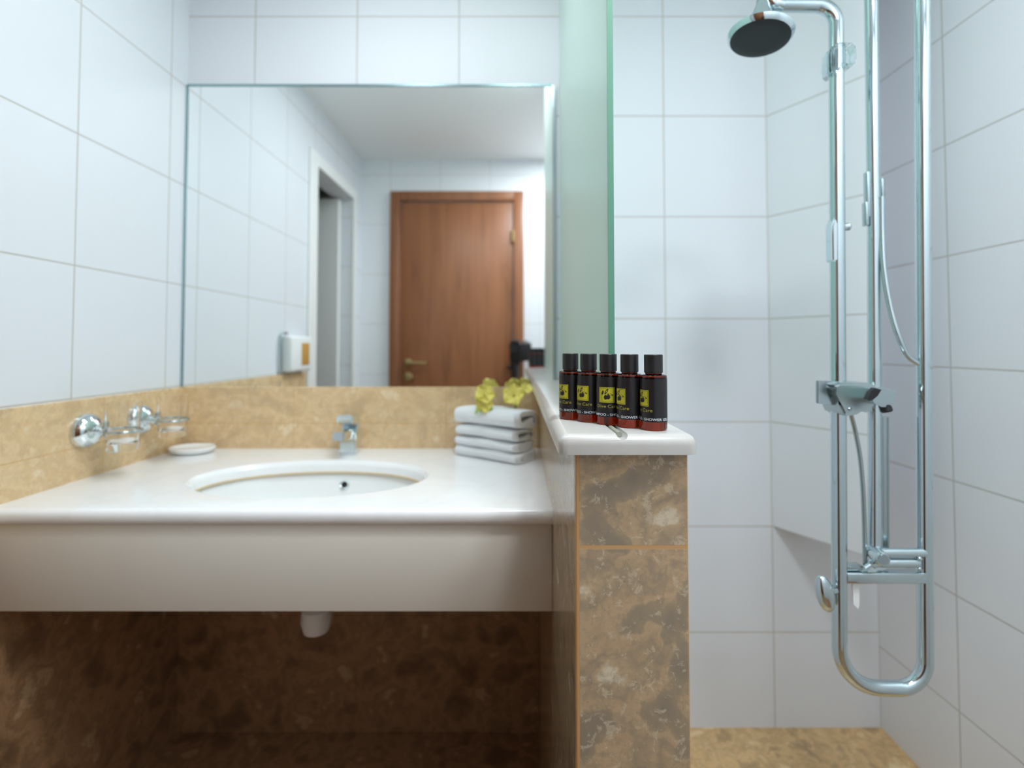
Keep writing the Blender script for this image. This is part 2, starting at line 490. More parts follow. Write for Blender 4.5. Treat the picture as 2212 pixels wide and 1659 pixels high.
bm = BM(); tube(bm, [(DX1-fw-.006, YD+.026, EYE+.62), (DX1-fw-.006, YD+.026, EYE+.69)], .008, 16)
struct('hinge', bm, 'brass', d1, True)

# ------------------------------------------------------------------ vanity
CT = EYE-.2825                              # counter top height
CY0, CX0, CX1 = .868, XL+.009, PX0
counter = thing('vanity_counter', 'long white marble washbasin counter with rounded front edge and deep apron', 'counter', ((CX0+CX1)/2, CY0, CT-.03))
bm = BM(); box(bm, (CX0, CY0, CT-.028), (CX1, YB-.009, CT))
es = [e for e in bm.edges if max(v.co.y for v in e.verts) < CY0+.01 and abs(e.verts[0].co.z-e.verts[1].co.z) < 1e-5]
bmesh.ops.bevel(bm, geom=es, offset=.0125, segments=6, affect='EDGES', profile=.5)
slab = obj('counter_slab', bm, 'marble', counter)
BX, BY, BA, BB = -.440, 1.090, .248, .152
cb = BM()
def ell(bm, a, b, z, n=96): return [bm.verts.new((BX+a*cos(2*pi*k/n)-base_loc(counter).x, BY+b*sin(2*pi*k/n)-base_loc(counter).y, z-base_loc(counter).z)) for k in range(n)]
R = [ell(cb, BA-.004, BB-.004, CT-.06), ell(cb, BA-.004, BB-.004, CT-.012), ell(cb, BA-.002, BB-.002, CT-.006), ell(cb, BA+.004, BB+.004, CT-.0005), ell(cb, BA+.012, BB+.012, CT+.02)]
for A, B in zip(R, R[1:]):
    for k in range(96): cb.faces.new((A[k], A[(k+1)%96], B[(k+1)%96], B[k]))
cb.faces.new(R[0][::-1]); cb.faces.new(R[-1])
cut_world = base_loc(counter)
slab.location = (0, 0, 0)
# the cutter is in the slab's local space, so cut with both at the same origin
slab.parent = None; carve(slab, cb); slab.parent = counter
bm = BM(); box(bm, (CX0, CY0+.012, CT-.178), (CX1, CY0+.032, CT-.028), .002); obj('apron', bm, 'apron', counter)

basin = thing('wash_basin', 'oval white undermounted wash basin set into the marble counter', 'basin', (BX, BY, CT-.17))
bm = BM(); n = 96
def ring(bm, a, b, z): return [bm.verts.new((BX+a*cos(2*pi*k/n), BY+b*sin(2*pi*k/n), z)) for k in range(n)]
prof = [(1.12, 0), (1.02, 0), (1.0, -.006), (.985, -.03), (.94, -.065), (.84, -.10), (.64, -.125), (.40, -.135), (.10, -.138)]
rr = [ring(bm, BA*s, BB*s, CT-.0285+h) for s, h in prof]
rr += [ring(bm, BA*s, BB*s, CT-.0285+h-.012) for s, h in prof[::-1][:-1]] 
for A, B in zip(rr, rr[1:]):
    for k in range(n): bm.faces.new((A[k], A[(k+1)%n], B[(k+1)%n], B[k]))
obj('bowl', bm, 'ceramic', basin)
bm = BM()
tube(bm, [(BX+(BA-.003)*cos(2*pi*k/64), BY+(BB-.003)*sin(2*pi*k/64), CT-.0285) for k in range(64)], .0032, 8, closed=True)
obj('sealant_bead', bm, 'sealant', basin)
bm = BM(); lathe(bm, [(.007, -.004), (.007, .001), (.011, .003), (.0125, .0), (.0125, -.004)], (-.418, BY+BB*.974, CT-.058), (0, -1, .30), 28, cap=False)
ov = obj('overflow_ring', bm, 'chrome', basin)
bm = BM(); lathe(bm, [(.0072, 0), (0, 0)], (-.418, BY+BB*.974-.0012, CT-.0577), (0, -1, .30), 24, cap=False); obj('overflow_hole', bm, 'dark', ov)
bm = BM(); lathe(bm, [(.026, .0), (.024, .004), (.008, .006), (0, .005)], (BX, BY, CT-.167), n=32); obj('drain_plug', bm, 'chrome', basin)
bm = BM(); lathe(bm, [(.020, .16), (.020, .10), (.022, .09), (.022, .06), (.030, .055), (.032, .03), (.026, .008), (.0, 0)], (-.425, BY, CT-.335), n=32)
obj('drain_trap', bm, 'white_plastic', basin)

# basin mixer: square modern tap, spout towards the viewer
FX, FY = -.433, 1.322
tap = thing('basin_mixer', 'small square chrome basin tap behind the oval basin', 'tap', (FX, FY, CT))
bm = BM(); prism(bm, [(FY+.022, CT), (FY+.022, CT+.080), (FY+.004, CT+.076), (FY-.021, CT+.058), (FY-.021, CT)], FX-.021, FX+.021, 'YZ')
bmesh.ops.bevel(bm, geom=list(bm.edges), offset=.003, segments=3, affect='EDGES'); obj('body', bm, 'chrome', tap)
bm = BM()
prism(bm, [(FY+.0, CT+.036), (FY+.0, CT+.066), (FY-.088, CT+.070), (FY-.090, CT+.050)], FX-.0150, FX+.0150, 'YZ')
bmesh.ops.bevel(bm, geom=list(bm.edges), offset=.003, segments=2, affect='EDGES'); obj('spout', bm, 'chrome', tap)
bm = BM()
prism(bm, [(FY+.022, CT+.076), (FY-.016, CT+.076), (FY-.044, CT+.086), (FY-.046, CT+.106), (FY+.022, CT+.106)], FX-.0205, FX+.0205, 'YZ')
bmesh.ops.bevel(bm, geom=list(bm.edges), offset=.0035, segments=2, affect='EDGES'); obj('lever', bm, 'chrome', tap)

# mirror on the back wall
MX0, MX1, MZ0, MZ1 = XL+.003, .106, STZ, EYE+.7335
mir = thing('wall_mirror', 'large frameless rectangular wall mirror above the washbasin counter', 'mirror', ((MX0+MX1)/2, YB, MZ0))
bm = BM(); box(bm, (MX0, YB-.005, MZ0), (MX1, YB, MZ1)); obj('mirror_glass', bm, 'mirror', mir, False)
bm = BM()
box(bm, (MX0-.003, YB-.007, MZ0), (MX0+.003, YB-.0045, MZ1)); box(bm, (MX0, YB-.007, MZ1-.003), (MX1, YB-.0045, MZ1+.003))
obj('edge_strip', bm, 'mirror_edge', mir, False)
bm = BM(); box(bm, (MX1, YB-.009, EYE-.094), (MX1+.010, YB, MZ1), .001); obj('side_strip', bm, 'chrome_satin', mir, False)

# frosted glass screen on the ledge
GX, GY0 = .1295, .668
scr = thing('glass_screen', 'frosted green glass shower screen standing on the marble ledge', 'screen', (GX, GY0, EYE-.094))
bm = BM(); box(bm, (GX-.004, GY0+.002, EYE-.094), (GX+.004, YB-.010, CEIL-.02)); obj('pane', bm, 'frosted', scr, False)
bm = BM(); box(bm, (GX-.004, GY0, EYE-.094), (GX+.004, GY0+.002, CEIL-.02)); e = obj('pane_edge', bm, 'glass_edge', scr, False); e['label'] = 'bright green polished edge of the glass'

# ------------------------------------------------------------------ tumbler holders on the left wall
for i, y in enumerate((1.070, 1.224)):
    z0 = EYE-.180; xw = XL+.009; gx = xw+.082
    L = ['chrome tumbler holder on the stone wall, farther from the mirror', 'chrome tumbler holder on the stone wall, next to the mirror corner'][i]
    h = thing('tumbler_holder', L, 'tumbler holder', (xw, y, z0), 'pair of chrome tumbler holders')
    bm = BM(); lathe(bm, [(.0375, 0), (.0375, .004), (.034, .014), (.024, .024), (.012, .029), (0, .030)], (xw, y, z0), (1, 0, 0), 40); obj('wall_flange', bm, 'chrome', h)
    bm = BM(); lathe(bm, [(.010, .024), (.007, .030), (.0095, .034), (.0095, .038), (.006, .041), (.006, .052)], (xw, y, z0), (1, 0, 0), 28); obj('stem', bm, 'chrome', h)
    bm = BM(); tube(bm, [(gx+.0338*cos(2*pi*k/48), y+.0338*sin(2*pi*k/48), z0) for k in range(48)], .0026, 12, closed=True)
    box(bm, (gx-.041, y-.005, z0-.012), (gx-.0345, y+.005, z0+.018), .002)
    obj('ring', bm, 'chrome_satin', h)
    t = BM()
    lathe(t, [(0, 0), (.0265, 0), (.0285, .003), (.0295, .03), (.0318, .100), (.0302, .100), (.0278, .034), (.0255, .020), (.018, .015), (0, .014)], (gx, y, z0-.041), n=48, cap=False)
    g = obj('glass_tumbler', t, 'clear_glass')
    tag(g, ['empty clear glass tumbler in the holder farther from the mirror', 'empty clear glass tumbler in the holder beside the mirror corner'][i], 'tumbler', 'pair of glass tumblers')

# soap dish
sx, sy = -.852, 1.330
bm = BM(); n = 48
prof = [(0, .0), (.70, 0), (.92, .006), (1.0, .014), (.97, .0165), (.88, .0135), (.6, .010), (0, .009)]
rings = []
for s, h in prof:
    if s == 0: rings.append([bm.verts.new((sx, sy, CT+h))])
    else: rings.append([bm.verts.new((sx+.057*s*cos(2*pi*k/n), sy+.048*s*sin(2*pi*k/n), CT+h)) for k in range(n)])
for A, B in zip(rings, rings[1:]):
    for k in range(n):
        k2 = (k+1) % n
        if len(A) == 1: bm.faces.new((A[0], B[k], B[k2]))
        elif len(B) == 1: bm.faces.new((A[k], A[k2], B[0]))
        else: bm.faces.new((A[k], A[k2], B[k2], B[k]))
tag(obj('soap_dish', bm, 'ceramic'), 'small white oval soap dish in the counter corner', 'soap dish')

# white wall dispenser near the doorway, seen only in the mirror
disp = thing('soap_dispenser', 'white wall dispenser with amber window reflected in the mirror', 'dispenser', (XL, .69, EYE-.13))
bm = BM(); box(bm, (XL, .60, EYE-.105), (XL+.045, .795, EYE+.040), .012, 4); obj('casing', bm, 'white_plastic', disp)
bm = BM(); box(bm, (XL+.044, .635, EYE-.080), (XL+.047, .71, EYE+.012), .001); e = obj('window', bm, 'amber_gel', disp); e['label'] = 'amber coloured window'
bm = BM(); tube(bm, smoothpath([(XL+.012, .775, EYE+.050), (XL+.012, .805, EYE+.046), (XL+.012, .820, EYE+.02), (XL+.012, .820, EYE-.09), (XL+.008, .812, EYE-.105)]), .006, 12); obj('side_rail', bm, 'chrome_satin', disp)

# ------------------------------------------------------------------ towels
def towel_bm(seed, length, width, h, opened):
    """a folded hand towel: a thick sheet rolled round two edges and pulled along its length"""
    rnd = random.Random(seed); t = h*.30
    if opened:
        path = [(.030, .50), (.055, .48), (.080, .50), (.088, .56), (.0885, .64)]
        path = [(width*.42, h*.42), (width*.62, h*.45), (width*.80, h*.50)]
        path = [(width*.80, h*.47), (width*.60, h*.36), (width*.35, h*.22), (width*.14, h*.22), (width*.05, h*.36), (width*.03, h*.55), (width*.08, h*.76), (width*.22, h*.85), (width*.55, h*.85), (width*.85, h*.80), (width*.955, h*.66), (width*.965, h*.42), (width*.95, h*.22), (width*.82, h*.15), (width*.5, h*.06+t*.3)]
        t = h*.26
    else:
        path = [(width*.88, h*.50), (width*.5, h*.50), (width*.18, h*.49), (width*.15, h*.33), (width*.25, h*.16), (width*.6, h*.16), (width*.93, h*.16)]
        path = [(width*.96, h*.17), (width*.5, h*.16), (width*.14, h*.17), (width*.04, h*.32), (width*.03, h*.50), (width*.05, h*.68), (width*.15, h*.83), (width*.5, h*.84), (width*.88, h*.82), (width*.96, h*.66), (width*.90, h*.51), (width*.5, h*.50), (width*.22, h*.50)]
    P = smoothpath([(a, b, 0) for a, b in path], 6)
    L, Rr = [], []
    for i, p in enumerate(P):
        d = (P[min(i+1, len(P)-1)]-P[max(i-1, 0)]).normalized(); nrm = Vector((-d.y, d.x, 0))
        L.append(p+nrm*t/2); Rr.append(p-nrm*t/2)
    e1 = P[-1]+(P[-1]-P[-2]).normalized()*t*.45; e0 = P[0]-(P[1]-P[0]).normalized()*t*.45
    loop = [e0]+L+[e1]+Rr[::-1]
    bm = BM(); NS = 30; rings = []
    for s in range(NS+1):
        u = s/NS
        sag = 1-.10*(2*u-1)**4
        endr = 1-.55*max(0, (abs(2*u-1)-.90)/.10)**2*.5
        ring_ = []
        for k, p in enumerate(loop):
            q = Vector((u*length, p.x, p.y))
            nz = noise.noise_vector(Vector((u*4+seed, p.x*30, p.y*40)))*.0016
            wv = .0015*sin(u*9+seed+p.x*25)
            cy = width/2
            q = Vector((q.x+nz.x*2, cy+(q.y-cy)*endr+nz.y, max(0.0005, q.z*sag+nz.z+wv*(q.z/h))))
            ring_.append(bm.verts.new(q))
        rings.append(ring_)
    n = len(loop)
    for A, B in zip(rings, rings[1:]):
        for k in range(n): bm.faces.new((A[k], A[(k+1)%n], B[(k+1)%n], B[k]))
    for rg, f in ((rings[0], 1), (rings[-1], -1)):
        m = (n-2)//2        # strip caps between the two sides of the sheet
        Ls = rg[1:m+1]; Rs = rg[m+2:][::-1]
        for k in range(m-1):
            bm.faces.new((Ls[k], Ls[k+1], Rs[k+1], Rs[k]))
        bm.faces.new((rg[0], Ls[0], Rs[0])); bm.faces.new((Ls[-1], rg[m+1], Rs[-1]))
    return bm

tl = [('white folded towel at the bottom of the stack on the counter', .027, False, 0),
      ('white folded towel second from the bottom of the stack', .025, False, .008),
      ('white folded towel third from the bottom, under the topmost towel', .031, True, .012),
      ('white folded towel topmost of its stack, under the yellow flowers', .046, True, -.004)]
tz = CT
P1 = Vector((.004, 1.186, 0)); el_ = Vector((-.80, .60, 0)); ew = Vector((.60, .80, 0))
for i, (lab, h, opened, off) in enumerate(tl):
    bm = towel_bm(11+i*5, .205-off*.6, .090, h, opened)
    mt = Matrix(((el_.x, ew.x, 0, 0), (el_.y, ew.y, 0, 0), (0, 0, 1, 0), (0, 0, 0, 1)))
    bmesh.ops.transform(bm, matrix=mt, verts=bm.verts)
    o = obj('folded_towel', bm, 'towel'); o.location = P1+el_*(off*.5+.002*(i % 2))+Vector((0, 0, tz)); tag(o, lab, 'towel', 'folded white towels in a stack')
    tz += h-.0006
TT = tz

# ------------------------------------------------------------------ yellow flowers on the towels
def blossom(bm, c, axis, r, seed, petals=5):
    rnd = random.Random(seed); c = Vector(c); q = Vector((0,0,1)).rotation_difference(Vector(axis).normalized())
    for p in range(petals):
        a0 = 2*pi*p/petals+rnd.uniform(-.15, .15); NU, NV = 7, 7; grid = []
        cup = rnd.uniform(.25, .6); tw = rnd.uniform(-.3, .3)
        for iu in range(NU):
            u = iu/(NU-1); row = []
            for iv in range(NV):
                v = iv/(NV-1)*2-1
                wdt = r*.62*sin(pi*(.10+.80*u)**.8)*(1.0)
                rad = r*(.08+.92*u)*(1-.12*v*v*u)
                z = r*(cup*u**1.3 - .25*u**3 + .16*v*v*u + .10*sin(v*5+seed+p*2)*u + tw*v*u*.4)
                x, y = rad, v*wdt
                row.append(bm.verts.new(c+q @ Vector((x*cos(a0)-y*sin(a0), x*sin(a0)+y*cos(a0), z))))
            grid.append(row)
        for iu in range(NU-1):
            for iv in range(NV-1): bm.faces.new((grid[iu][iv], grid[iu+1][iv], grid[iu+1][iv+1], grid[iu][iv+1]))
    return bm

def solid(o, t):
    md = o.modifiers.new('thickness', 'SOLIDIFY'); md.thickness = t; md.offset = 0

def leaf_bm(bm, a, b, wd, up=.3):
    a, b = Vector(a), Vector(b); d = b-a; s = d.cross(Vector((0, 0, 1))).normalized(); grid = []
    for i in range(9):
        u = i/8; row = []
        for v in (-1, -.5, 0, .5, 1):
            row.append(bm.verts.new(a+d*u+s*v*wd*sin(pi*min(max(u, .03), .97))**.8+Vector((0, 0, (.15*abs(v))*wd+d.length*up*.3*sin(pi*u)))))
        grid.append(row)
    for i in range(8):
        for k in range(4): bm.faces.new((grid[i][k], grid[i+1][k], grid[i+1][k+1], grid[i][k+1]))
    return bm

f1 = Vector((-.080, 1.262, TT-.010))
fl = thing('yellow_flower', 'yellow flower lying nearer the left end of the top towel', 'flower', f1, 'yellow flowers on the towels')
bm = BM(); blossom(bm, f1+Vector((.004, .0, .040)), (.1, -.75, .55), .028, 3); o = obj('blossom', bm, 'petal', fl); solid(o, .0006)
bm = BM(); blossom(bm, f1+Vector((.004, -.012, .020)), (.0, -.8, .15), .024, 9); o = obj('blossom', bm, 'petal', fl); solid(o, .0006)
bm = BM(); leaf_bm(bm, f1+Vector((.0, -.006, .008)), f1+Vector((-.016, -.034, -.001)), .008); leaf_bm(bm, f1+Vector((.01, -.006, .008)), f1+Vector((.024, -.020, .006)), .008); o = obj('leaf', bm, 'leaf', fl); solid(o, .0006)
bm = BM(); tube(bm, smoothpath([f1+Vector((.004, .004, .038)), f1+Vector((.006, .012, .016)), f1+Vector((.0, .0, .003))]), .0016, 8); obj('stem', bm, 'leaf', fl)
f2 = Vector((-.004, 1.278, TT-.008))
fl = thing('yellow_flower', 'yellow flower standing nearer the mirror and the half wall on the top towel', 'flower', f2, 'yellow flowers on the towels')
bm = BM(); blossom(bm, f2+Vector((.002, -.006, .036)), (-.15, -.8, .5), .031, 5); o = obj('blossom', bm, 'petal', fl); solid(o, .0006)
bm = BM(); blossom(bm, f2+Vector((.033, .004, .054)), (.3, -.7, .5), .018, 8); o = obj('blossom', bm, 'petal', fl); solid(o, .0006)
bm = BM(); tube(bm, smoothpath([f2+Vector((.033, .005, .052)), f2+Vector((.018, .008, .030)), f2+Vector((.004, .002, .003))]), .0016, 8)
tube(bm, smoothpath([f2+Vector((.002, -.004, .034)), f2+Vector((.006, .004, .018)), f2+Vector((.004, .002, .003))]), .0016, 8); obj('stem', bm, 'leaf', fl)

# ------------------------------------------------------------------ toiletry bottles
RB = .0146
def wrap(pts2, r, z0):
    return [(r*sin(u/RB), -r*cos(u/RB), z0+v) for u, v in pts2]

def patch(bm, u0, u1, v0, v1, r, z0, n=24):
    A = [bm.verts.new(p) for p in wrap([(u0+(u1-u0)*k/n, v0) for k in range(n+1)], r, z0)]
    B = [bm.verts.new(p) for p in wrap([(u0+(u1-u0)*k/n, v1) for k in range(n+1)], r, z0)]
    for k in range(n): bm.faces.new((A[k], A[k+1], B[k+1], B[k]))

def shape(bm, pts2, r, z0):
    bm.faces.new([bm.verts.new(p) for p in wrap(pts2, r, z0)])

def lettering(text, size, width, v0, r, bold=0, u_c=0):
    cu = bpy.data.curves.new('t', 'FONT'); cu.body = text; cu.size = size; cu.align_x = 'CENTER'; cu.offset = bold; cu.resolution_u = 4
    o = bpy.data.objects.new('t', cu); COL.objects.link(o); bpy.context.view_layer.update()
    me = bpy.data.meshes.new_from_object(o.evaluated_get(bpy.context.evaluated_depsgraph_get()))
    bpy.data.objects.remove(o); bpy.data.curves.remove(cu)
    b = BM(); b.from_mesh(me); bpy.data.meshes.remove(me)
    xs = [v.co.x for v in b.verts]; s = width/(max(xs)-min(xs)); mid = (max(xs)+min(xs))/2
    for v in b.verts:
        u = (v.co.x-mid)*s+u_c
        v.co = Vector(wrap([(u, v.co.y)], r, v0)[0])
    return b

def leaf2(cx, cy, ang, L, W, n=8):
    out = []
    for k in range(n): t = k/n; out.append((t*L, W*sin(pi*t)**.8))
    for k in range(n): t = 1-k/n; out.append((t*L, -W*sin(pi*t)**.8))
    return [(cx+x*cos(ang)-y*sin(ang), cy+x*sin(ang)+y*cos(ang)) for x, y in out]

def make_bottle():
    root = bpy.data.objects.new('toiletry_bottle', None); COL.objects.link(root); root.empty_display_size = .01
    bm = BM()
    lathe(bm, [(0, .0012), (.0095, .0012), (.0122, 0), (.0136, .0006), (RB, .0022), (RB, .0590), (.0143, .0606), (.0132, .0615), (.0100, .0618), (.0090, .0624), (.0090, .066), (0, .066)], n=64, cap=False)
    body = obj('bottle_body', bm, 'amber', root, local=True)
    bm = BM()
    lathe(bm, [(.0, .0630), (.0096, .0630), (.0096, .0638), (.0103, .0640), (.0103, .0836), (.0098, .0842), (0, .0842)], n=64, cap=False)
    obj('cap', bm, 'black_cap', root, local=True)
    bm = BM(); r = RB+.00012
    n = 64
    A = [bm.verts.new((r*sin(2*pi*k/n), -r*cos(2*pi*k/n), .0158)) for k in range(n)]; B = [bm.verts.new((r*sin(2*pi*k/n), -r*cos(2*pi*k/n), .0570)) for k in range(n)]
    for k in range(n): bm.faces.new((A[k], A[(k+1)%n], B[(k+1)%n], B[k]))
    lab = obj('label', bm, 'label', root, local=True)
    bm = BM()
    A = [bm.verts.new((r*sin(2*pi*k/n), -r*cos(2*pi*k/n), .0098)) for k in range(n)]; B = [bm.verts.new((r*sin(2*pi*k/n), -r*cos(2*pi*k/n), .0157)) for k in range(n)]
    for k in range(n): bm.faces.new((A[k], A[(k+1)%n], B[(k+1)%n], B[k]))
    obj('label_band', bm, 'label_band', root, local=True)
    # emblem
    bm = BM(); hw = .0095; patch(bm, -hw, hw, 0, .0180, r+.0001, .0268)
    emb = obj('emblem', bm, 'yellow', lab, local=True)
    bm = BM(); z0 = .0268; rr_ = r+.0002; i = .0009; tck = .00028
    for (u0, u1, v0, v1) in ((-hw+i, hw-i, i, i+tck), (-hw+i, hw-i, .0180-i-tck, .0180-i), (-hw+i, -hw+i+tck, i, .0180-i), (hw-i-tck, hw-i, i, .0180-i)):
        patch(bm, u0, u1, v0, v1, rr_, z0)
    K = 1.22; oy = .0086
    T = lambda pts: [(x*K, (y-oy)*K+oy+.0004) for x, y in pts]
    for cx, cy, a, L, W in ((-.0018, .0092, radians(58), .0066, .0011), (.0006, .0098, radians(-14), .0062, .0010), (-.0046, .0084, radians(72), .0050, .0010)):
        shape(bm, T(leaf2(cx, cy, a, L, W)), rr_, z0)
    for cx, cy, rx, ry in ((-.0008, .0064, .0018, .0022), (.0016, .0066, .0019, .0021)):
        shape(bm, T([(cx+rx*cos(2*pi*k/20), cy+ry*sin(2*pi*k/20)) for k in range(20)]), rr_+.00002*(cx > 0), z0)
    for (ua, va, ub, vb) in ((-.0050, .0030, -.0046, .0086), (-.0018, .0094, .0000, .0080), (.0006, .0098, .0008, .0084)):
        shape(bm, T([(ua, va), (ua+.0003, va), (ub+.0003, vb), (ub, vb)]), rr_, z0)
    obj('olive_motif', bm, 'ink', lab, local=True)
    bm = lettering('Olive Care', .0052, .0272, .0208, r+.0001); obj('brand_lettering', bm, 'olive_text', lab, local=True)
    bm = lettering('SHAMPOO - SHOWER GEL', .0040, .0568, .0113, r+.00012, bold=.00004, u_c=.0051); obj('product_lettering', bm, 'white_text', lab, local=True)
    return root

def copy_tree(o, parent=None):
    c = o.copy(); COL.objects.link(c)
    if parent is not None: c.parent = parent
    for ch in list(o.children): copy_tree(ch, c)
    return c

bspots = [(.0722, .6500, -49, 'brown shower gel bottle at the back of the row, nearest the mirror'),
          (.0926, .6285, -38, 'second brown bottle from the mirror, between the rearmost and middle bottles'),
          (.1132, .6070, -8.5, 'middle bottle of the row, its yellow emblem facing straight out'),
          (.1340, .5855, -56, 'brown bottle standing right behind the notch in the ledge'),
          (.1568, .5665, -59, 'frontmost brown bottle, at the shower end of the row with its label turned away')]
b0 = make_bottle()
kids = [copy_tree(b0) for _ in bspots[1:]]
for b, (x, y, a, lab) in zip([b0]+kids, bspots):
    b.location = (x, y, EYE-.094)
    view = math.atan2(x, y)
    b.rotation_euler = (0, 0, -view + radians(a))
    tag(b, lab, 'bottle', 'toiletry bottles in a row on the ledge')

# ------------------------------------------------------------------ shower column
SY = .85
def W(px, py, dy=0.0):
    """a point of the shower column, measured on its own upright plane"""
    xc = (px-1112)/FPX; zc = -(py-PYH)/FPX
    t = (SY+dy)/(cos(TILT)-zc*sin(TILT))
    return Vector((xc*t, SY+dy, EYE+(sin(TILT)+zc*cos(TILT))*t))
sh = thing('shower_column', 'tall chrome shower column with U-shaped tube, round head and mixer', 'shower', W(1908, 1500))
rt = .0118
# main tube: arm, elbow, left upright, U bend, right upright up to the ceiling
bm = BM()
path = [W(1668, 10)] + arc(W(1668, 12), W(1806, 12), W(1806, 300), .034, 12) + [W(1808, 400)] + [W(1811, 900)]
path += arc(W(1812, 900), W(1814, 1486), W(1900, 1486), .066, 16) + arc(W(1880, 1488), W(1999, 1486), W(1999, 900), .046, 14)
path += [W(1996, 800), W(1992, 0), Vector((W(1992, 0).x, SY, CEIL))]
tube(bm, path, rt, 24); obj('frame_tube', bm, 'shower_chrome', sh)
bm = BM(); p = W(1992, 0); lathe(bm, [(.03, 0), (.03, -.006), (.014, -.014)], (p.x, SY, CEIL), n=32)
p = W(1882, 0); lathe(bm, [(.03, 0), (.03, -.006), (.014, -.014)], (p.x, SY+.03, CEIL), n=32); obj('ceiling_flange', bm, 'shower_chrome', sh)
# inner riser
bm = BM(); tube(bm, [Vector((W(1882, 0).x, SY+.03, CEIL)), W(1882, 0, .03), W(1888, 500, .03), W(1890, 900, .03), W(1890, 1200, .01)], .0108, 20); obj('riser_tube', bm, 'shower_chrome', sh)
bm = BM(); tube(bm, [W(1906, 900, .035), W(1907, 1192, .035)], .0098, 18); obj('back_tube', bm, 'chrome_satin', sh)
# shower head
hc = W(1642, 80); nrm = Vector((-.13, -.075, -.985)).normalized()
hd = BM(); R0 = .0535
lathe(hd, [(R0*.90, .004), (R0*.97, .0), (R0, -.005), (R0*.96, -.007), (R0*.70, -.011), (R0*.48, -.014), (R0*.42, -.016), (R0*.47, -.019), (R0*.45, -.024), (R0*.30, -.045), (R0*.22, -.060), (R0*.20, -.066), (0, -.068)], hc, nrm, 56, cap=False)
head = obj('shower_head', hd, 'shower_chrome', sh)
bm = BM(); lathe(bm, [(0, .0052), (R0*.6, .0056), (R0*.78, .0056), (R0*.90, .004), (R0*.92, -.002)], hc, nrm, 56, cap=False); e = obj('spray_face', bm, 'rubber', head); e['label'] = 'dark rubber spray face'
bm = BM(); top = hc-nrm*.064; tube(bm, smoothpath([W(1690, 12), W(1672, 8), top+Vector((.004, 0, .004)), top]), [.0118]*9+[.0118+.0]*16, 20) ; obj('swivel_joint', bm, 'shower_chrome', sh)
# collar with clear clip on the left upright
bm = BM()
c = W(1809, 130)
prism(bm, [tuple((W(x, y).x, W(x, y).z)) for x, y in ((1785, 120), (1793, 104), (1812, 101), (1832, 102), (1838, 112), (1838, 140), (1834, 150), (1820, 153), (1812, 140), (1802, 152), (1799, 168), (1788, 166), (1784, 150))], SY-.016, SY+.016, 'XZ')
bmesh.ops.bevel(bm, geom=list(bm.edges), offset=.003, segments=3, affect='EDGES'); e = obj('hose_clip', bm, 'clear_plastic', sh); e['label'] = 'clear plastic clip'
bm = BM()
prism(bm, [tuple((W(x, y).x, W(x, y).z)) for x, y in ((1797, 470), (1803, 486), (1803, 566), (1791, 566), (1790, 490))], SY-.010, SY+.010, 'XZ')
bmesh.ops.bevel(bm, geom=list(bm.edges), offset=.002, segments=2, affect='EDGES')
tube(bm, [W(1818, 490), W(1830, 490)], .0065, 16); ellipsoid(bm, W(1831, 490), (.005, .007, .007)); obj('slider', bm, 'shower_chrome', sh)
# fins on the inner riser
bm = BM()
for x, y0, y1 in ((1872, 372, 470), (1869, 437, 488), (1903, 386, 430)):
    a = W(x, y0, .03); b = W(x, y1, .03); box(bm, (a.x-.003, a.y-.006, b.z), (a.x+.003, a.y+.006, a.z), .002)
obj('riser_clip', bm, 'chrome_satin', sh)
# hoses
bm = BM(); tube(bm, smoothpath([W(1904, 425, .02), W(1905, 500, .02), W(1909, 580, .015), W(1922, 660, .008), W(1940, 725, 0), W(1960, 768, 0), W(1984, 786, 0)], 10), .0046, 14); obj('upper_hose', bm, 'shower_chrome', sh)
bm = BM(); tube(bm, smoothpath([W(1838, 895, .0), W(1848, 935, .01), W(1858, 990, .012), W(1864, 1060, .012), W(1867, 1140, .012), W(1869, 1222, .006)], 10), .0036, 12); obj('lower_hose', bm, 'chrome_satin', sh)
# mixer: back plate, body, spout
def poly(pts, dy=0): return [(W(x, y, dy).x, W(x, y, dy).z) for x, y in pts]
bm = BM(); prism(bm, poly(((1766, 822), (1816, 825), (1824, 877), (1766, 872)), -.018), SY-.018, SY-.012, 'XZ')
bmesh.ops.bevel(bm, geom=list(bm.edges), offset=.001, segments=2, affect='EDGES'); mixp = obj('mixer_plate', bm, 'chrome_satin', sh)
bm = BM(); prism(bm, poly(((1800, 834), (1814, 827), (1884, 827), (1900, 838), (1886, 862), (1890, 880), (1884, 894), (1872, 884), (1862, 893), (1848, 898), (1826, 900), (1816, 880), (1812, 850)), -.032), SY-.032, SY+.022, 'XZ')
bmesh.ops.bevel(bm, geom=list(bm.edges), offset=.004, segments=4, affect='EDGES'); mixb = obj('mixer_body', bm, 'mixer_metal', sh)
bm = BM()
fr_ = ((1888, 838), (1908, 836), (1934, 843), (1940, 850), (1936, 864), (1926, 880), (1906, 880), (1890, 872), (1874, 864))
front = poly(fr_, -.078)
back = poly([(1884+(x-1906)*.75, 854+(y-858)*.75) for x, y in fr_], -.02)
A = [bm.verts.new((x, SY-.078, z)) for x, z in front]; B = [bm.verts.new((x, SY-.02, z)) for x, z in back]
n9 = len(A)
bm.faces.new(A); bm.faces.new(B[::-1])
for k in range(n9): bm.faces.new((A[(k+1)%n9], A[k], B[k], B[(k+1)%n9]))
bmesh.ops.bevel(bm, geom=[e for e in bm.edges if max(v.co.y for v in e.verts) < SY-.07], offset=.004, segments=4, affect='EDGES')
spo = obj('spout', bm, 'chrome_satin', sh)
bm = BM(); prism(bm, poly(((1874, 863), (1880, 848), (1890, 838), (1904, 842), (1896, 855), (1884, 865)), -.0785), SY-.0787, SY-.070, 'XZ'); obj('outlet_slot', bm, 'dark', spo)
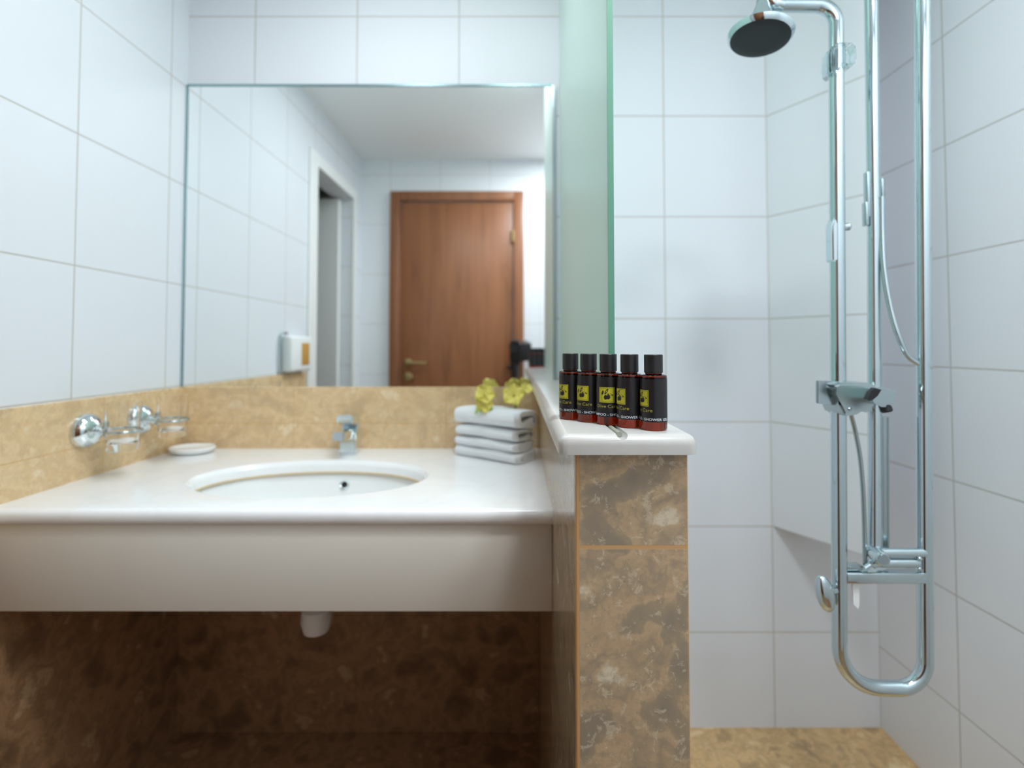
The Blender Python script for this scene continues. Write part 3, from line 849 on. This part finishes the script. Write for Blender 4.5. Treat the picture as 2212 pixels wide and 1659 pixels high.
bm = BM(); p = W(1914, 884, -.068); lathe(bm, [(.0085, -.008), (.0085, .003), (.006, .005), (0, .004)], p, (.1, -.3, -1), 20); obj('aerator', bm, 'dark', spo)
bm = BM(); ellipsoid(bm, W(1836, 884, -.033), (.003, .002, .003)); obj('grub_screw', bm, 'chrome_satin', mixb)
# crossbars at the bottom
bm = BM(); a = W(1822, 1233); b = W(1994, 1256); box(bm, (a.x, SY-.010, b.z), (b.x, SY+.010, a.z), .002, 3); obj('crossbar', bm, 'shower_chrome', sh)
bm = BM(); a = W(1822, 1220); b = W(1862, 1231); box(bm, (a.x, SY-.004, b.z), (b.x, SY+.012, a.z), .002); obj('bracket_bar', bm, 'chrome_satin', sh)
bm = BM(); tube(bm, [W(1892, 1194, -.004), W(1996, 1194, -.004)], .0078, 18); obj('upper_bar', bm, 'shower_chrome', sh)
bm = BM(); tube(bm, smoothpath([W(1868, 1228, -.006), W(1888, 1216, -.006), W(1915, 1216, -.006), W(1982, 1216, -.006)]), [.004]*6+[.0075]*19, 18); obj('lower_bar', bm, 'shower_chrome', sh)
bm = BM(); tube(bm, [W(1986, 1204, -.008), W(1986, 1232, -.008)], .0032, 12); ellipsoid(bm, W(1986, 1207, -.010), (.004, .004, .004)); ellipsoid(bm, W(1986, 1229, -.010), (.003, .003, .003)); obj('link_pin', bm, 'shower_chrome', sh)
bm = BM(); kc = W(1890, 1196); lathe(bm, [(0, .026), (.0095, .026), (.0118, .023), (.0122, .012), (.0108, -.012), (0, -.012)], kc, (-.18, -1, .02), 32); knob = obj('pivot_knob', bm, 'shower_chrome', sh)
bm = BM(); q = kc+Vector((-.18, -1, .02)).normalized()*.0262; lathe(bm, [(.0082, 0), (.0080, .0006), (0, .0008)], q, (-.18, -1, .02), 28); obj('knob_face', bm, 'chrome_satin', knob)
# mushroom knob on the left
bm = BM(); rot = Matrix.Rotation(radians(18), 4, 'Y')
ellipsoid(bm, W(1782, 1282, -.012), (.0145, .012, .0305), Matrix.Rotation(radians(-12), 4, 'Y')); tube(bm, smoothpath([W(1783, 1268, -.014), W(1796, 1276, -.008), W(1812, 1274, 0)]), [.010]*5+[.0062]*12, 16); obj('side_knob', bm, 'shower_chrome', sh)
bm = BM(); prism(bm, poly(((1840, 1254), (1855, 1254), (1855, 1306), (1852, 1314), (1842, 1304))), SY-.002, SY+.002, 'XZ'); e = obj('reflection_sliver', bm, 'white_plastic', sh); e['label'] = 'white sliver standing in for a light reflection'  # solid white piece modelling a bright reflection

# ------------------------------------------------------------------ the photographer's camera on its tripod (seen in the mirror)
camb = thing('photo_camera', 'black photo camera on a tripod reflected in the mirror', 'camera', (.03, -.10, EYE-.088))
bm = BM(); box(bm, (-.030, -.150, EYE-.088), (.095, -.085, EYE+.020), .010, 3); box(bm, (-.022, -.145, EYE+.016), (.026, -.088, EYE+.036), .008, 3); obj('camera_body', bm, 'dark', camb)
bm = BM(); lathe(bm, [(.030, 0), (.030, .03), (.033, .032), (.033, .05), (.031, .060), (.027, .0605), (.024, .050), (0, .048)], (0, -.086, EYE-.004), (0, 1, 0), 40, cap=False); obj('lens', bm, 'dark', camb)
bm = BM(); lathe(bm, [(.014, 0), (.014, .01), (.011, .012), (0, .013)], (.066, -.115, EYE+.020), n=24); obj('dial', bm, 'grey_plastic', camb)
tri = thing('camera_tripod', 'black tripod carrying the camera reflected in the mirror', 'tripod', (.0, -.115, 0))
bm = BM(); box(bm, (-.028, -.14, EYE-.104), (.028, -.092, EYE-.088), .003); ellipsoid(bm, (0, -.116, EYE-.115), (.022, .022, .024)); tube(bm, [(0, -.116, EYE-.11), (0, -.116, EYE-.18)], .022, 20); tube(bm, [(0, -.116, EYE-.125), (-.045, -.116, EYE-.125)], .010, 14); obj('ball_head', bm, 'dark', tri)
bm = BM(); tube(bm, [(0, -.116, EYE-.13), (0, -.116, .55)], .012, 16); obj('centre_column', bm, 'dark', tri)
bm = BM(); lathe(bm, [(.02, -.03), (.034, -.02), (.034, .02), (.02, .03)], (0, -.116, .80), n=24); obj('collar', bm, 'dark', tri)
for a in (90, 200, 340):
    d = Vector((cos(radians(a)), sin(radians(a)), 0)); sc = .085 if a != 90 else .20
    bm = BM(); tube(bm, [Vector((0, -.116, .80))+d*.03, Vector((0, -.116, .42))+d*(.03+sc*.5), Vector((0, -.116, .006))+d*(.03+sc*(1 if a == 90 else 2.6))*(1 if a == 90 else .6)], [.012, .010, .008], 14); obj('leg', bm, 'dark', tri)

# ------------------------------------------------------------------ ceiling downlights
where = ['round ceiling downlight above the counter, nearest the left wall', 'round ceiling downlight above the counter, nearest the glass screen', 'round ceiling downlight in front of the half wall', 'round ceiling downlight closest to the wooden door wall']
for (x, y, st, r), lab in zip(LAMPS, where):
    d = thing('downlight', lab, 'ceiling light', (x, y, CEIL), 'ceiling downlights')
    bm = BM(); lathe(bm, [(r+.016, 0), (r+.016, -.004), (r+.006, -.008), (r+.001, -.006), (r+.001, 0)], (x, y, CEIL), n=48, cap=False); obj('trim_ring', bm, 'white_gloss', d)
    bm = BM(); lathe(bm, [(r, -.004), (r*.6, -.0055), (0, -.006)], (x, y, CEIL), n=40, cap=False)
    lm = M['lamp'].copy(); lm.node_tree.nodes['Principled BSDF'].inputs['Emission Strength'].default_value = st
    M['lamp_%d' % len(M)] = lm; key = list(M)[-1]
    obj('lamp_disc', bm, key, d)
